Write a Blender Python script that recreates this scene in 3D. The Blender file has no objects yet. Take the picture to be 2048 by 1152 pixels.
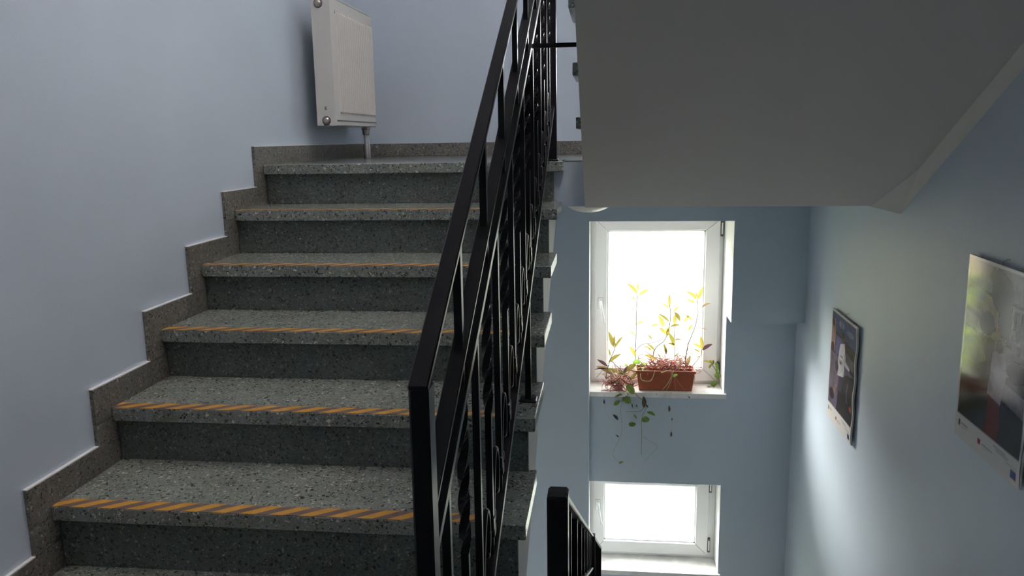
import bpy, bmesh, math, random
from mathutils import Vector, Matrix, Quaternion

# ------------------------------------------------------------------ camera, world, sun, exposure
SC = bpy.context.scene
COL = SC.collection
Z0 = 3.0                       # everything is laid out with the upper landing at z = 0, then lifted

cam_d = bpy.data.cameras.new('camera')
cam_d.sensor_fit = 'HORIZONTAL'
cam_d.sensor_width = 36.0
cam_d.lens = 36.0 * 1609.7 / 2048.0
cam_d.clip_start = 0.02
cam = bpy.data.objects.new('camera', cam_d)
COL.objects.link(cam)
_r = Vector((0.99337055, 0.11387699, -0.01571548))
_u = Vector((-0.00551607, 0.18376936, 0.98295391))
_f = Vector((-0.11482385, 0.97635078, -0.18317926))
m = Matrix.Identity(4)
for i in range(3):
    m[i][0], m[i][1], m[i][2] = _r[i], _u[i], -_f[i]
m.translation = (0, 0, 0.0948 + Z0)
cam.matrix_world = m
SC.camera = cam

SC.view_settings.view_transform = 'Standard'
SC.view_settings.look = 'None'
SC.view_settings.gamma = 1.0
SC.view_settings.use_curve_mapping = False
SC.view_settings.exposure = 0.22
SC.cycles.diffuse_bounces = 8
SC.cycles.max_bounces = 14
SC.cycles.transparent_max_bounces = 16

world = bpy.data.worlds.new('overcast_sky')
SC.world = world
world.use_nodes = True
bg = world.node_tree.nodes['Background']
bg.inputs['Color'].default_value = (1.0, 1.0, 1.0, 1)
bg.inputs['Strength'].default_value = 12.0

sun_d = bpy.data.lights.new('sun', 'SUN')
sun_d.energy = 15.5
sun_d.angle = math.radians(32.0)
sun_d.color = (1.0, 0.95, 0.90)
sun = bpy.data.objects.new('sun', sun_d)
COL.objects.link(sun)
sun.location = (-9, 12, 8)
sun.rotation_euler = Vector((0.60, -0.68, -0.43)).to_track_quat('-Z', 'Y').to_euler()

# windows: (x0, x1, z0, z1, reveal depth start)
XWL, XWR = -0.095, 0.737
YW, YR, YO = 4.715, 4.905, 5.24
WINS = [(-1.483, -0.39), (-2.70, -2.09), (0.27, 0.885), (1.49, 2.585)]
ADDED_WIN = (-1.38, 1.1, -2.95, -1.74)
_h = bpy.data.lights.new('window_portal', 'AREA'); _h.shape = 'RECTANGLE'; _h.size, _h.size_y = 2.48, 1.21; _h.cycles.is_portal = True
_ho = bpy.data.objects.new('window_portal', _h); COL.objects.link(_ho)
_ho.location = (-.125, -1.70, -2.325 + Z0); _ho.rotation_euler = (math.radians(90), 0, 0)
for k, (za, zb) in enumerate(WINS):          # light portals guide sky sampling through the openings
    ld = bpy.data.lights.new('window_portal', 'AREA')
    ld.shape = 'RECTANGLE'
    ld.size, ld.size_y = XWR - XWL, zb - za
    ld.cycles.is_portal = True
    lo = bpy.data.objects.new('window_portal', ld)
    COL.objects.link(lo)
    lo.location = ((XWL + XWR) / 2, YO - 0.02, (za + zb) / 2 + Z0)
    lo.rotation_euler = (math.radians(-90), 0, 0)

# ------------------------------------------------------------------ materials
MATS = {}
def mat(name, col, rough=0.6, spec=0.5, metal=0.0, bump=None, coat=0.0, noise=None):
    if name in MATS: return MATS[name]
    M = bpy.data.materials.new(name); M.use_nodes = True
    nt = M.node_tree; b = nt.nodes['Principled BSDF']
    b.inputs['Base Color'].default_value = (*col, 1)
    b.inputs['Roughness'].default_value = rough
    b.inputs['Specular IOR Level'].default_value = spec
    b.inputs['Metallic'].default_value = metal
    b.inputs['Coat Weight'].default_value = coat
    geo = nt.nodes.new('ShaderNodeNewGeometry')
    if noise:
        sc, amt = noise
        n = nt.nodes.new('ShaderNodeTexNoise'); n.inputs['Scale'].default_value = sc; n.inputs['Detail'].default_value = 3
        nt.links.new(geo.outputs['Position'], n.inputs['Vector'])
        r = nt.nodes.new('ShaderNodeValToRGB')
        r.color_ramp.elements[0].position = .3; r.color_ramp.elements[1].position = .7
        r.color_ramp.elements[0].color = (*[c * (1 - amt) for c in col], 1)
        r.color_ramp.elements[1].color = (*[min(1, c * (1 + amt)) for c in col], 1)
        nt.links.new(n.outputs['Fac'], r.inputs['Fac']); nt.links.new(r.outputs['Color'], b.inputs['Base Color'])
    if bump:
        sc, st = bump
        n = nt.nodes.new('ShaderNodeTexNoise'); n.inputs['Scale'].default_value = sc; n.inputs['Detail'].default_value = 4
        nt.links.new(geo.outputs['Position'], n.inputs['Vector'])
        bp = nt.nodes.new('ShaderNodeBump'); bp.inputs['Strength'].default_value = st; bp.inputs['Distance'].default_value = .004
        nt.links.new(n.outputs['Fac'], bp.inputs['Height']); nt.links.new(bp.outputs['Normal'], b.inputs['Normal'])
    MATS[name] = M
    return M

def terrazzo(name, base, rough, dark=1.0):
    """green-grey cement with dark, green and pale stone chips of two sizes"""
    M = bpy.data.materials.new(name); M.use_nodes = True
    nt = M.node_tree; L = nt.links; b = nt.nodes['Principled BSDF']
    geo = nt.nodes.new('ShaderNodeNewGeometry')
    nz = nt.nodes.new('ShaderNodeTexNoise'); nz.inputs['Scale'].default_value = 75
    L.new(geo.outputs['Position'], nz.inputs['Vector'])
    mx = nt.nodes.new('ShaderNodeVectorMath'); mx.operation = 'MULTIPLY_ADD'
    mx.inputs[1].default_value = (.022, .022, .022)
    L.new(nz.outputs['Color'], mx.inputs[0]); L.new(geo.outputs['Position'], mx.inputs[2])
    n0 = nt.nodes.new('ShaderNodeTexNoise'); n0.inputs['Scale'].default_value = 9; n0.inputs['Detail'].default_value = 4
    L.new(geo.outputs['Position'], n0.inputs['Vector'])
    r0 = nt.nodes.new('ShaderNodeValToRGB')
    r0.color_ramp.elements[0].position = .3; r0.color_ramp.elements[0].color = (*[c * .8 for c in base], 1)
    r0.color_ramp.elements[1].position = .7; r0.color_ramp.elements[1].color = (*[c * 1.15 for c in base], 1)
    L.new(n0.outputs['Fac'], r0.inputs['Fac'])
    cur = r0.outputs['Color']
    q = lambda k, g=1.0: (base[0] * k, base[1] * k * g, base[2] * k)
    for sc, rad, stops in ((170, .40, [(0, q(.22)), (.20, q(1.25)), (.52, q(.72, 1.05)), (.74, q(1.5)), (.86, (base[0] * 2.4, base[1] * 2.15, base[2] * 2.1)), (.95, q(.45, 1.3))]),
                           (88, .40, [(0, q(.2)), (.24, q(.85, 1.08)), (.58, q(.30, 1.2)), (.72, q(1.25)), (.84, (min(.6, base[0] * 2.9), min(.56, base[1] * 2.5), min(.5, base[2] * 2.5)))]),):
        v = nt.nodes.new('ShaderNodeTexVoronoi'); v.inputs['Scale'].default_value = sc; v.distance = 'MANHATTAN' if sc < 100 else 'CHEBYCHEV'
        L.new(mx.outputs['Vector'], v.inputs['Vector'])
        sep = nt.nodes.new('ShaderNodeSeparateColor'); L.new(v.outputs['Color'], sep.inputs['Color'])
        ramp = nt.nodes.new('ShaderNodeValToRGB'); ramp.color_ramp.interpolation = 'CONSTANT'
        el = ramp.color_ramp.elements
        el[0].position = stops[0][0]; el[0].color = (*stops[0][1], 1)
        el[1].position = stops[1][0]; el[1].color = (*stops[1][1], 1)
        for p, c in stops[2:]:
            e = el.new(p); e.color = (*c, 1)
        L.new(sep.outputs['Red'], ramp.inputs['Fac'])
        # chip radius varies with the cell's green value
        mr = nt.nodes.new('ShaderNodeMath'); mr.operation = 'MULTIPLY'; mr.inputs[1].default_value = rad * 1.5
        L.new(sep.outputs['Green'], mr.inputs[0])
        lt = nt.nodes.new('ShaderNodeMath'); lt.operation = 'LESS_THAN'
        L.new(v.outputs['Distance'], lt.inputs[0]); L.new(mr.outputs[0], lt.inputs[1])
        mix = nt.nodes.new('ShaderNodeMix'); mix.data_type = 'RGBA'
        L.new(lt.outputs[0], mix.inputs['Factor']); L.new(cur, mix.inputs['A']); L.new(ramp.outputs['Color'], mix.inputs['B'])
        cur = mix.outputs['Result']
    L.new(cur, b.inputs['Base Color'])
    b.inputs['Roughness'].default_value = rough
    MATS[name] = M
    return M

def leaf_mat(name, col, trans):
    M = bpy.data.materials.new(name); M.use_nodes = True
    nt = M.node_tree; L = nt.links; b = nt.nodes['Principled BSDF']; out = nt.nodes['Material Output']
    geo = nt.nodes.new('ShaderNodeNewGeometry'); n = nt.nodes.new('ShaderNodeTexNoise'); n.inputs['Scale'].default_value = 45
    L.new(geo.outputs['Position'], n.inputs['Vector'])
    r = nt.nodes.new('ShaderNodeValToRGB')
    r.color_ramp.elements[0].position = .3; r.color_ramp.elements[0].color = (*[c * .75 for c in col], 1)
    r.color_ramp.elements[1].position = .7; r.color_ramp.elements[1].color = (*[min(1, c * 1.2) for c in col], 1)
    L.new(n.outputs['Fac'], r.inputs['Fac']); L.new(r.outputs['Color'], b.inputs['Base Color'])
    b.inputs['Roughness'].default_value = .4
    t = nt.nodes.new('ShaderNodeBsdfTranslucent'); t.inputs['Color'].default_value = (*trans, 1)
    s = nt.nodes.new('ShaderNodeMixShader'); s.inputs[0].default_value = .5
    L.new(b.outputs[0], s.inputs[1]); L.new(t.outputs[0], s.inputs[2]); L.new(s.outputs[0], out.inputs['Surface'])
    MATS[name] = M
    return M

def glass_mat(name):
    M = bpy.data.materials.new(name); M.use_nodes = True
    nt = M.node_tree; L = nt.links; out = nt.nodes['Material Output']
    nt.nodes.remove(nt.nodes['Principled BSDF'])
    t = nt.nodes.new('ShaderNodeBsdfTransparent'); t.inputs['Color'].default_value = (.93, .95, .94, 1)
    g = nt.nodes.new('ShaderNodeBsdfGlossy'); g.inputs['Roughness'].default_value = .02
    lw = nt.nodes.new('ShaderNodeLayerWeight'); lw.inputs['Blend'].default_value = .5
    pw = nt.nodes.new('ShaderNodeMath'); pw.operation = 'POWER'; pw.inputs[1].default_value = 5
    fr = nt.nodes.new('ShaderNodeMath'); fr.operation = 'MULTIPLY_ADD'; fr.inputs[1].default_value = .9; fr.inputs[2].default_value = .03
    L.new(lw.outputs['Facing'], pw.inputs[0]); L.new(pw.outputs[0], fr.inputs[0])
    s = nt.nodes.new('ShaderNodeMixShader')
    L.new(fr.outputs[0], s.inputs[0]); L.new(t.outputs[0], s.inputs[1]); L.new(g.outputs[0], s.inputs[2]); L.new(s.outputs[0], out.inputs['Surface'])
    MATS[name] = M
    return M

BLUE = mat('blue_wall_paint', (.50, .565, .635), .5, .4, bump=(260, .12), noise=(2.2, .03))
SOFF = mat('soffit_paint', (.70, .65, .605), .7, .3, bump=(240, .12))
PALEF = mat('pale_bounce_tiles', (.66, .64, .61), .35, .5, noise=(6, .08))  # kept pale so unseen surfaces bounce light upward
CREAM = mat('cream_string_paint', (.70, .66, .60), .6, .4, bump=(120, .15))
WHITE = mat('white_plaster', (.86, .86, .85), .6, .3)
PVC = mat('white_pvc', (.86, .86, .86), .3, .5)
PVCJ = mat('grey_pvc_joint', (.35, .35, .36), .5)
GASK = mat('dark_hinge', (.10, .10, .09), .5)
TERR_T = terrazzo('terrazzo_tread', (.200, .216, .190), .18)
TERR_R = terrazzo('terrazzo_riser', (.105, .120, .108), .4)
TERR_S = terrazzo('terrazzo_skirting', (.155, .148, .130), .4)
TERR_F = terrazzo('terrazzo_floor', (.10, .11, .105), .16)
YEL = mat('yellow_tape', (.50, .25, .035), .5, noise=(40, .12))
BRN = mat('brown_tape', (.13, .085, .075), .55, noise=(40, .15))
SEAL = mat('white_sealant', (.72, .70, .70), .6)
IRON = mat('black_iron_paint', (.013, .012, .014), .28, .12)
RADW = mat('radiator_enamel', (.60, .575, .535), .35, .5)
RADG = mat('radiator_gap', (.16, .15, .14), .6)
STEEL = mat('valve_metal', (.42, .38, .33), .35, .5, .9)
PIPE = mat('pipe_paint', (.62, .61, .60), .4)
BLACKM = mat('black_mark', (.03, .03, .03), .6)
POT = mat('terracotta_plastic', (.36, .085, .035), .45, noise=(30, .08))
SOIL = mat('soil', (.06, .035, .02), .9)
MARB = mat('sill_stone', (.78, .76, .73), .3, .5, noise=(14, .12))
GLASS = glass_mat('window_glass')
OPAL = bpy.data.materials.new('added_rooflight_opal'); OPAL.use_nodes = True
_nt = OPAL.node_tree; _nt.nodes.remove(_nt.nodes['Principled BSDF'])
_t = _nt.nodes.new('ShaderNodeBsdfTranslucent'); _t.inputs['Color'].default_value = (.74, .71, .71, 1)
_nt.links.new(_t.outputs[0], _nt.nodes['Material Output'].inputs['Surface'])
LAMPG = mat('opal_glass', (.92, .90, .78), .25, .5)
STEMG = mat('stem_green', (.16, .17, .05), .5)
STEMB = mat('stem_brown', (.10, .06, .035), .6)
DRY = mat('dried_red_stem', (.42, .13, .10), .6, noise=(25, .35))
DRY2 = mat('dark_red_stem', (.22, .055, .05), .6, noise=(25, .3))
DRYB = mat('dried_beige_stem', (.46, .36, .20), .6)
LEAF = {'y': leaf_mat('yellow_green_leaf', (.32, .27, .05), (.26, .215, .05)),
        'g': leaf_mat('olive_leaf', (.18, .165, .035), (.15, .135, .03)),
        'G': leaf_mat('round_green_leaf', (.22, .36, .08), (.22, .34, .07)),
        'p': leaf_mat('purple_leaf', (.10, .05, .07), (.06, .03, .035)),
        'b': leaf_mat('bronze_leaf', (.24, .17, .09), (.20, .13, .06)),
        'd': leaf_mat('dead_leaf', (.13, .10, .075), (.10, .08, .05))}
GROUND = mat('pale_yard', (.14, .145, .125), .9, noise=(.6, .1))
HEDGE = leaf_mat('hedge_leaf', (.30, .40, .08), (.60, .72, .14))
ORN = mat('brown_clay', (.075, .055, .035), .9)
KERB = mat('kerb_concrete', (.085, .08, .07), .9)
CREAMW = mat('cream_render', (.72, .58, .38), .9)

# ------------------------------------------------------------------ mesh helpers
class MB:
    """collects boxes, prisms, tubes into one mesh"""
    def __init__(s): s.v = []; s.f = []; s.mi = []; s.sm = []; s.cur = 0
    def add(s, vs, fs, smooth=False):
        o = len(s.v); s.v += [tuple(p) for p in vs]
        for f in fs:
            s.f.append(tuple(o + i for i in f)); s.mi.append(s.cur); s.sm.append(smooth)
    def box(s, x, y, z):
        a, b = x; c, d = y; e, f = z
        s.add([(a, c, e), (b, c, e), (b, d, e), (a, d, e), (a, c, f), (b, c, f), (b, d, f), (a, d, f)],
              [(0, 3, 2, 1), (4, 5, 6, 7), (0, 1, 5, 4), (1, 2, 6, 5), (2, 3, 7, 6), (3, 0, 4, 7)])
    def prism_x(s, poly, x0, x1):
        """polygon of (y, z) extruded along x"""
        n = len(poly)
        vs = [(x0, y, z) for y, z in poly] + [(x1, y, z) for y, z in poly]
        fs = [tuple(range(n)), tuple(range(2 * n - 1, n - 1, -1))] + [(i, n + i, n + (i + 1) % n, (i + 1) % n) for i in range(n)]
        s.add(vs, fs)
    def bar(s, a, b, w, h, side=Vector((1, 0, 0))):
        """rectangular bar from a to b, w along 'side', h across"""
        a = Vector(a); b = Vector(b); d = (b - a).normalized()
        sd = (side - d * side.dot(d)).normalized(); up = d.cross(sd).normalized()
        vs = []
        for p in (a, b):
            for q, r in ((-1, -1), (1, -1), (1, 1), (-1, 1)):
                vs.append(p + sd * (q * w / 2) + up * (r * h / 2))
        s.add(vs, [(3, 2, 1, 0), (4, 5, 6, 7)] + [(i, (i + 1) % 4, 4 + (i + 1) % 4, 4 + i) for i in range(4)])
    def tube(s, pts, r, n=6, taper=None, cap=True):
        pts = [Vector(p) for p in pts]; m = len(pts)
        t0 = (pts[1] - pts[0]).normalized()
        nx = t0.orthogonal().normalized(); rings = []; o = []
        for i, p in enumerate(pts):
            t = (pts[min(i + 1, m - 1)] - pts[max(i - 1, 0)])
            t = t.normalized() if t.length > 1e-9 else t0
            nx = (nx - t * nx.dot(t)).normalized(); ny = t.cross(nx)
            rr = r if taper is None else r * (1 + (taper - 1) * i / (m - 1))
            for k in range(n):
                a = 2 * math.pi * k / n
                o.append(p + nx * (rr * math.cos(a)) + ny * (rr * math.sin(a)))
        fs = [(i * n + k, i * n + (k + 1) % n, (i + 1) * n + (k + 1) % n, (i + 1) * n + k) for i in range(m - 1) for k in range(n)]
        if cap: fs += [tuple(range(n - 1, -1, -1)), tuple(range((m - 1) * n, m * n))]
        s.add(o, fs, True)
    def lathe(s, prof, c, axis='z', n=20):
        """profile of (radius, height)"""
        o = []; m = len(prof)
        for r, h in prof:
            for k in range(n):
                a = 2 * math.pi * k / n; p, q = r * math.cos(a), r * math.sin(a)
                o.append({'z': (c[0] + p, c[1] + q, c[2] + h), 'y': (c[0] + p, c[1] + h, c[2] + q), 'x': (c[0] + h, c[1] + p, c[2] + q)}[axis])
        fs = [(i * n + k, i * n + (k + 1) % n, (i + 1) * n + (k + 1) % n, (i + 1) * n + k) for i in range(m - 1) for k in range(n)]
        fs += [tuple(range(n)), tuple(range((m - 1) * n, m * n))]
        s.add(o, fs, True)
    def build(s, name, mats, parent=None, bevel=0.0, kind=None, label=None):
        me = bpy.data.meshes.new(name)
        me.from_pydata(s.v, [], s.f)
        for M in (mats if isinstance(mats, (list, tuple)) else [mats]): me.materials.append(M)
        me.polygons.foreach_set('material_index', s.mi); me.polygons.foreach_set('use_smooth', s.sm)
        bm = bmesh.new(); bm.from_mesh(me)
        bmesh.ops.recalc_face_normals(bm, faces=bm.faces)
        if bevel:
            bmesh.ops.bevel(bm, geom=[e for e in bm.edges if e.calc_face_angle(0) > .6], offset=bevel, segments=1, affect='EDGES', clamp_overlap=True)
        bm.to_mesh(me); bm.free()
        o = bpy.data.objects.new(name, me); COL.objects.link(o)
        if parent: o.parent = parent
        if kind: o['kind'] = kind
        if label: o['label'] = label
        return o

def box(name, x, y, z, M, parent=None, bevel=0.0, kind=None):
    b = MB(); b.box(x, y, z); return b.build(name, M, parent, bevel, kind)

def empty(name, loc=(0, 0, 0), kind=None, label=None, cat=None, group=None):
    """the children are modelled in scene coordinates, so the empty's own location is baked out of them at the end"""
    o = bpy.data.objects.new(name, None); COL.objects.link(o)
    o.empty_display_size = .1
    o['_base'] = loc
    if kind: o['kind'] = kind
    if label: o['label'] = label
    if cat: o['category'] = cat
    if group: o['group'] = group
    return o

def tag(o, label, cat, group=None):
    o['label'] = label; o['category'] = cat
    if group: o['group'] = group
    return o

RNG = random.Random(7)

# ------------------------------------------------------------------ the setting: walls, landings, ceiling
XL, XLW = -1.428, -1.440          # face of skirting / face of left wall
XR = -0.183                       # free ends of the treads
XW = 1.152                        # right wall
ZT, ZB = 3.7, -3.4
YN = -1.5                         # wall behind the viewer

box('wall_left', (XLW - .25, XLW), (YN, YO), (ZB, ZT), BLUE, kind='structure')
box('wall_right', (XW, XW + .25), (YN, YO), (ZB, ZT), BLUE, kind='structure')
b = MB()
h0, h1, h2, h3 = ADDED_WIN
b.box((XLW - .25, h0), (YN - .25, YN), (ZB, ZT)); b.box((h1, XW + .25), (YN - .25, YN), (ZB, ZT))
b.box((h0, h1), (YN - .25, YN), (ZB, h2)); b.box((h0, h1), (YN - .25, YN), (h3, ZT))
b.build('wall_near', BLUE, kind='structure')
hw = empty('window_6', (-.125, YN - .1, h2), kind='structure')  # unseen hall glazing, added to light the lower stairwell
b = MB()
for x in (h0, (h0 + h1) / 2 - .03, h1 - .06): b.box((x, x + .06), (YN - .15, YN - .09), (h2, h3))
b.box((h0, h1), (YN - .149, YN - .091), (h2, h2 + .06)); b.box((h0, h1), (YN - .149, YN - .091), (h3 - .06, h3))
b.build('frame', PVC, hw)
box('pane', (h0 + .05, h1 - .05), (YN - .124, YN - .120), (h2 + .05, h3 - .05), GLASS, hw)
SKX, SKY = (-.2, 1.13), (.0, 3.1)
b = MB()
b.box((XLW - .25, SKX[0]), (YN - .25, YO), (ZT, ZT + .2)); b.box((SKX[1], XW + .25), (YN - .25, YO), (ZT, ZT + .2))
b.box(SKX, (YN - .25, SKY[0]), (ZT, ZT + .2)); b.box(SKX, (SKY[1], YO), (ZT, ZT + .2))
b.build('ceiling', SOFF, kind='structure')
sky = empty('window_5', (-.1, 2.7, ZT), kind='structure')  # unseen rooflight, added to brighten the left wall and treads
b = MB()
for k in range(3):
    ya = SKY[0] + (SKY[1] - SKY[0]) * k / 3
    b.box((SKX[0], SKX[1]), (ya - .02, ya + .02), (ZT + .14, ZT + .2))
b.build('frame', PVC, sky)
for k in range(3):
    ya = SKY[0] + (SKY[1] - SKY[0]) * k / 3; yb = ya + (SKY[1] - SKY[0]) / 3
    box('pane', (SKX[0], SKX[1]), (ya + .02, yb), (ZT + .16, ZT + .164), OPAL, sky)

LEDGE = -0.988
b = MB()
b.box((XLW, XWL), (YW, YO), (ZB, ZT))
b.box((XWR, XW), (YW, YO), (LEDGE, ZT)); b.box((XWR, XW), (YR, YO), (ZB, LEDGE))
zs = [ZB] + sorted([z - (.031 if z == w[0] else 0) for w in WINS for z in w]) + [ZT]
for k in range(0, len(zs), 2):
    a, c = zs[k], zs[k + 1]
    b.box((XWL, XWR), ((YR if c < -.5 else YW), YO), (a, c))
b.build('wall_far', BLUE, kind='structure')

# upper landing
fl = empty('floor', (-.2, 4.0, 0), kind='structure')
b = MB(); b.box((XLW, XR + .003), (3.50, YW), (-.02, 0)); b.box((XR + .003, XW), (3.317, YW), (-.004, 0))
b.build('terrazzo_floor', TERR_F, fl)
b = MB(); b.box((XLW, XR + .003), (3.315, YW), (-.185, -.021)); b.box((XR + .003, XW), (3.315, YW), (-.185, -.0045)); b.build('landing_slab', BLUE, fl)
# the landing the viewer stands on, and the lower one
box('floor.001', (XLW, XW), (YN, .895), (-1.70, -1.5), TERR_F, kind='structure')
box('floor.002', (XLW, XW), (YN, YR), (-3.2, -3.0), PALEF, kind='structure')
box('floor.003', (-.10, XW), (YN, .905), (1.30, 1.485), SOFF, kind='structure')  # unseen landing overhead, left half cut away to let light down

# plaster fillet where the sloping soffit meets the right wall
b = MB(); vs = []
for k in range(9):
    y = 3.312 - k * .29; z = -.18 + .56 * (3.289 - y); w = .115 if k == 0 else max(.025, .05 - .003 * k); d = .03 if k == 0 else .022
    vs += [(XW, y, z - d), (XW - w, y, z), (XW, y, z)]
b.add(vs, [(0, 1, 2), (24, 26, 25)] + [(3 * k + i, 3 * k + (i + 1) % 3, 3 * k + 3 + (i + 1) % 3, 3 * k + 3 + i) for k in range(8) for i in range(3)])
b.build('trim_1', CREAM, kind='structure')

# ------------------------------------------------------------------ windows
def make_window(n, z0, z1, handle_z, sash=(-.062, .712), glass=(.013, .622), label=None, back=False):
    w = empty('window_%d' % n, (.32, 5.15, z0), kind='structure')
    yf = 5.10
    # plastered reveals; deeper where the wall above the ledge is thicker
    b = MB(); t = .006
    lo = YR if z0 < LEDGE else YW
    b.box((XWL, XWL + .002), (YW if True else lo, yf), (z0, z1))
    if z1 > LEDGE > z0:
        b.box((XWR - .002, XWR), (YW, yf), (LEDGE, z1)); b.box((XWR - .002, XWR), (YR, yf), (z0, LEDGE))
    else:
        b.box((XWR - .002, XWR), (lo if z0 < LEDGE else YW, yf), (z0, z1))
    top = YR if z1 < LEDGE else YW
    b.box((XWL, XWR), (top, yf), (z1 - .002, z1))
    b.build('reveal', WHITE, w)
    # outer frame
    b = MB(); fw = .05
    b.box((XWL + .002, XWL + fw), (yf, yf + .07), (z0, z1)); b.box((XWR - fw, XWR - .002), (yf, yf + .07), (z0, z1))
    b.box((XWL + fw, XWR - fw), (yf, yf + .07), (z1 - .05, z1)); b.box((XWL + fw, XWR - fw), (yf, yf + .07), (z0, z0 + .045))
    b.build('frame', PVC, w, .003)
    # mitred sash members
    sx0, sx1 = sash; gx0, gx1 = glass
    sz0, sz1 = z0 + .022, z1 - .028; gz0, gz1 = sz0 + .082, sz1 - .07
    g = .0012
    quads = [[(sx0 + g, sz1), (sx1 - g, sz1), (gx1 - g, gz1), (gx0 + g, gz1)], [(sx0 + g, sz0), (gx0 + g, gz0), (gx1 - g, gz0), (sx1 - g, sz0)],
             [(sx0, sz0 + g), (sx0, sz1 - g), (gx0, gz1 - g), (gx0, gz0 + g)], [(sx1, sz0 + g), (gx1, gz0 + g), (gx1, gz1 - g), (sx1, sz1 - g)]]
    y0, y1 = yf - .018, yf + .055
    for q in quads:
        b = MB(); vs = [(x, y0, z) for x, z in q] + [(x, y1, z) for x, z in q]
        b.add(vs, [(0, 1, 2, 3), (7, 6, 5, 4)] + [(i, 4 + i, 4 + (i + 1) % 4, (i + 1) % 4) for i in range(4)])
        b.build('sash_member', PVC, w, .004)
    b = MB()
    for x0, x1, a, c in ((gx0, gx0 + .008, gz0, gz1), (gx1 - .008, gx1, gz0, gz1), (gx0, gx1, gz1 - .008, gz1), (gx0, gx1, gz0, gz0 + .008)):
        b.box((x0, x1), (yf + .002, yf + .03), (a, c))
    b.build('glazing_bead', PVC, w)
    b = MB(); b.box((gx0 - .01, gx1 + .01), (yf + .03, yf + .034), (gz0 - .01, gz1 + .01)); b.build('pane', GLASS, w)
    # handle: rose plate and lever hanging down, slightly swung out
    b = MB(); hx = (sx0 + gx0) / 2 - .004
    b.box((hx - .015, hx + .015), (y0 - .011, y0), (handle_z - .035, handle_z + .035)); h = b.build('handle', PVC, w, .004)
    b = MB(); b.tube([(hx, y0 - .008, handle_z + .012), (hx, y0 - .045, handle_z + .012), (hx + .004, y0 - .052, handle_z), (hx + .024, y0 - .055, handle_z - .115)], .0095, 8, .8)
    b.build('lever', PVC, h)
    b = MB(); b.box((hx - .0165, hx + .0165), (y0 - .002, y0 + .0005), (handle_z - .0365, handle_z + .0365)); b.build('rose_shadow_gap', PVCJ, h)
    for hz in (z1 - .085, z0 + .10):
        hg = MB(); hg.box((sx1 - .002, sx1 + .016), (yf - .022, yf), (hz - .05, hz + .05)); hh = hg.build('hinge', GASK, w, .002)
        c = MB(); c.box((sx1 + .003, sx1 + .0115), (yf - .027, yf - .0215), (hz - .036, hz + .036)); c.build('hinge_cover', PVC, hh, .002)
    # inner sill slab with a small overhang
    fy = (YR if z0 < -.5 else YW) - .022
    b = MB(); b.box((XWL + .003, XWR - .003), (fy + .022, yf + .02), (z0 - .03, z0)); b.box((XWL + .003, XWR + .012), (fy, fy + .022), (z0 - .03, z0))
    b.build('sill', MARB, w)
    # outside sill
    b = MB(); b.box((XWL, XWR), (yf + .07, YO + .05), (z0 - .01, z0 + .012)); b.build('outer_sill', PVC, w)
    return w
make_window(1, *WINS[0], -.955)
make_window(2, *WINS[1], -2.335, sash=(-.072, .690), glass=(.0, .608))
make_window(3, *WINS[2], .62)
make_window(4, *WINS[3], 2.02)

# ------------------------------------------------------------------ stairs
NY = [3.272, 2.977, 2.681, 2.388, 2.093, 1.801, 1.505, 1.21, .915]
NZ = [0, -.165, -.333, -.4985, -.660, -.8275, -1.007, -1.172, -1.337, -1.5]
XE = [-.170, -.1785, -.182, -.183, -.1885, -.188, -.188, -.188, -.188]
TH, OV = .041, .026
st = empty('staircase', (-.8, 2.2, -1.5), label='green-grey terrazzo stairs climbing from the viewer to the upper landing with radiator', cat='stairs')
poly = []
for i in range(9):
    y, z = NY[i], NZ[i]
    xe = XE[i]
    back = (NY[i - 1] + OV + .014) if i else 3.50
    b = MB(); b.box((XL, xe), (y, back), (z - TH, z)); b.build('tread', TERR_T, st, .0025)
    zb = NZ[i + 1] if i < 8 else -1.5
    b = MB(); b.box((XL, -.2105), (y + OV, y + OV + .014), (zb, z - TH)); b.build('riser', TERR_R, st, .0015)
    poly += [(y + OV + .0145, z - TH - .0005), (y + OV + .0145, zb - TH - .0005)]
# concrete body behind risers and under treads
body = [(3.53, -.186), (3.315, -.186)] + poly
body[-1] = (poly[-1][0], -1.70)
body += [(.95, -1.78), (1.4, -1.46)]
b = MB(); b.prism_x(body, XL, -.2105); b.mi = [1] + [1] + [0] * (len(b.f) - 2); b.build('stair_body', [SOFF, CREAM], st)
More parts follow.
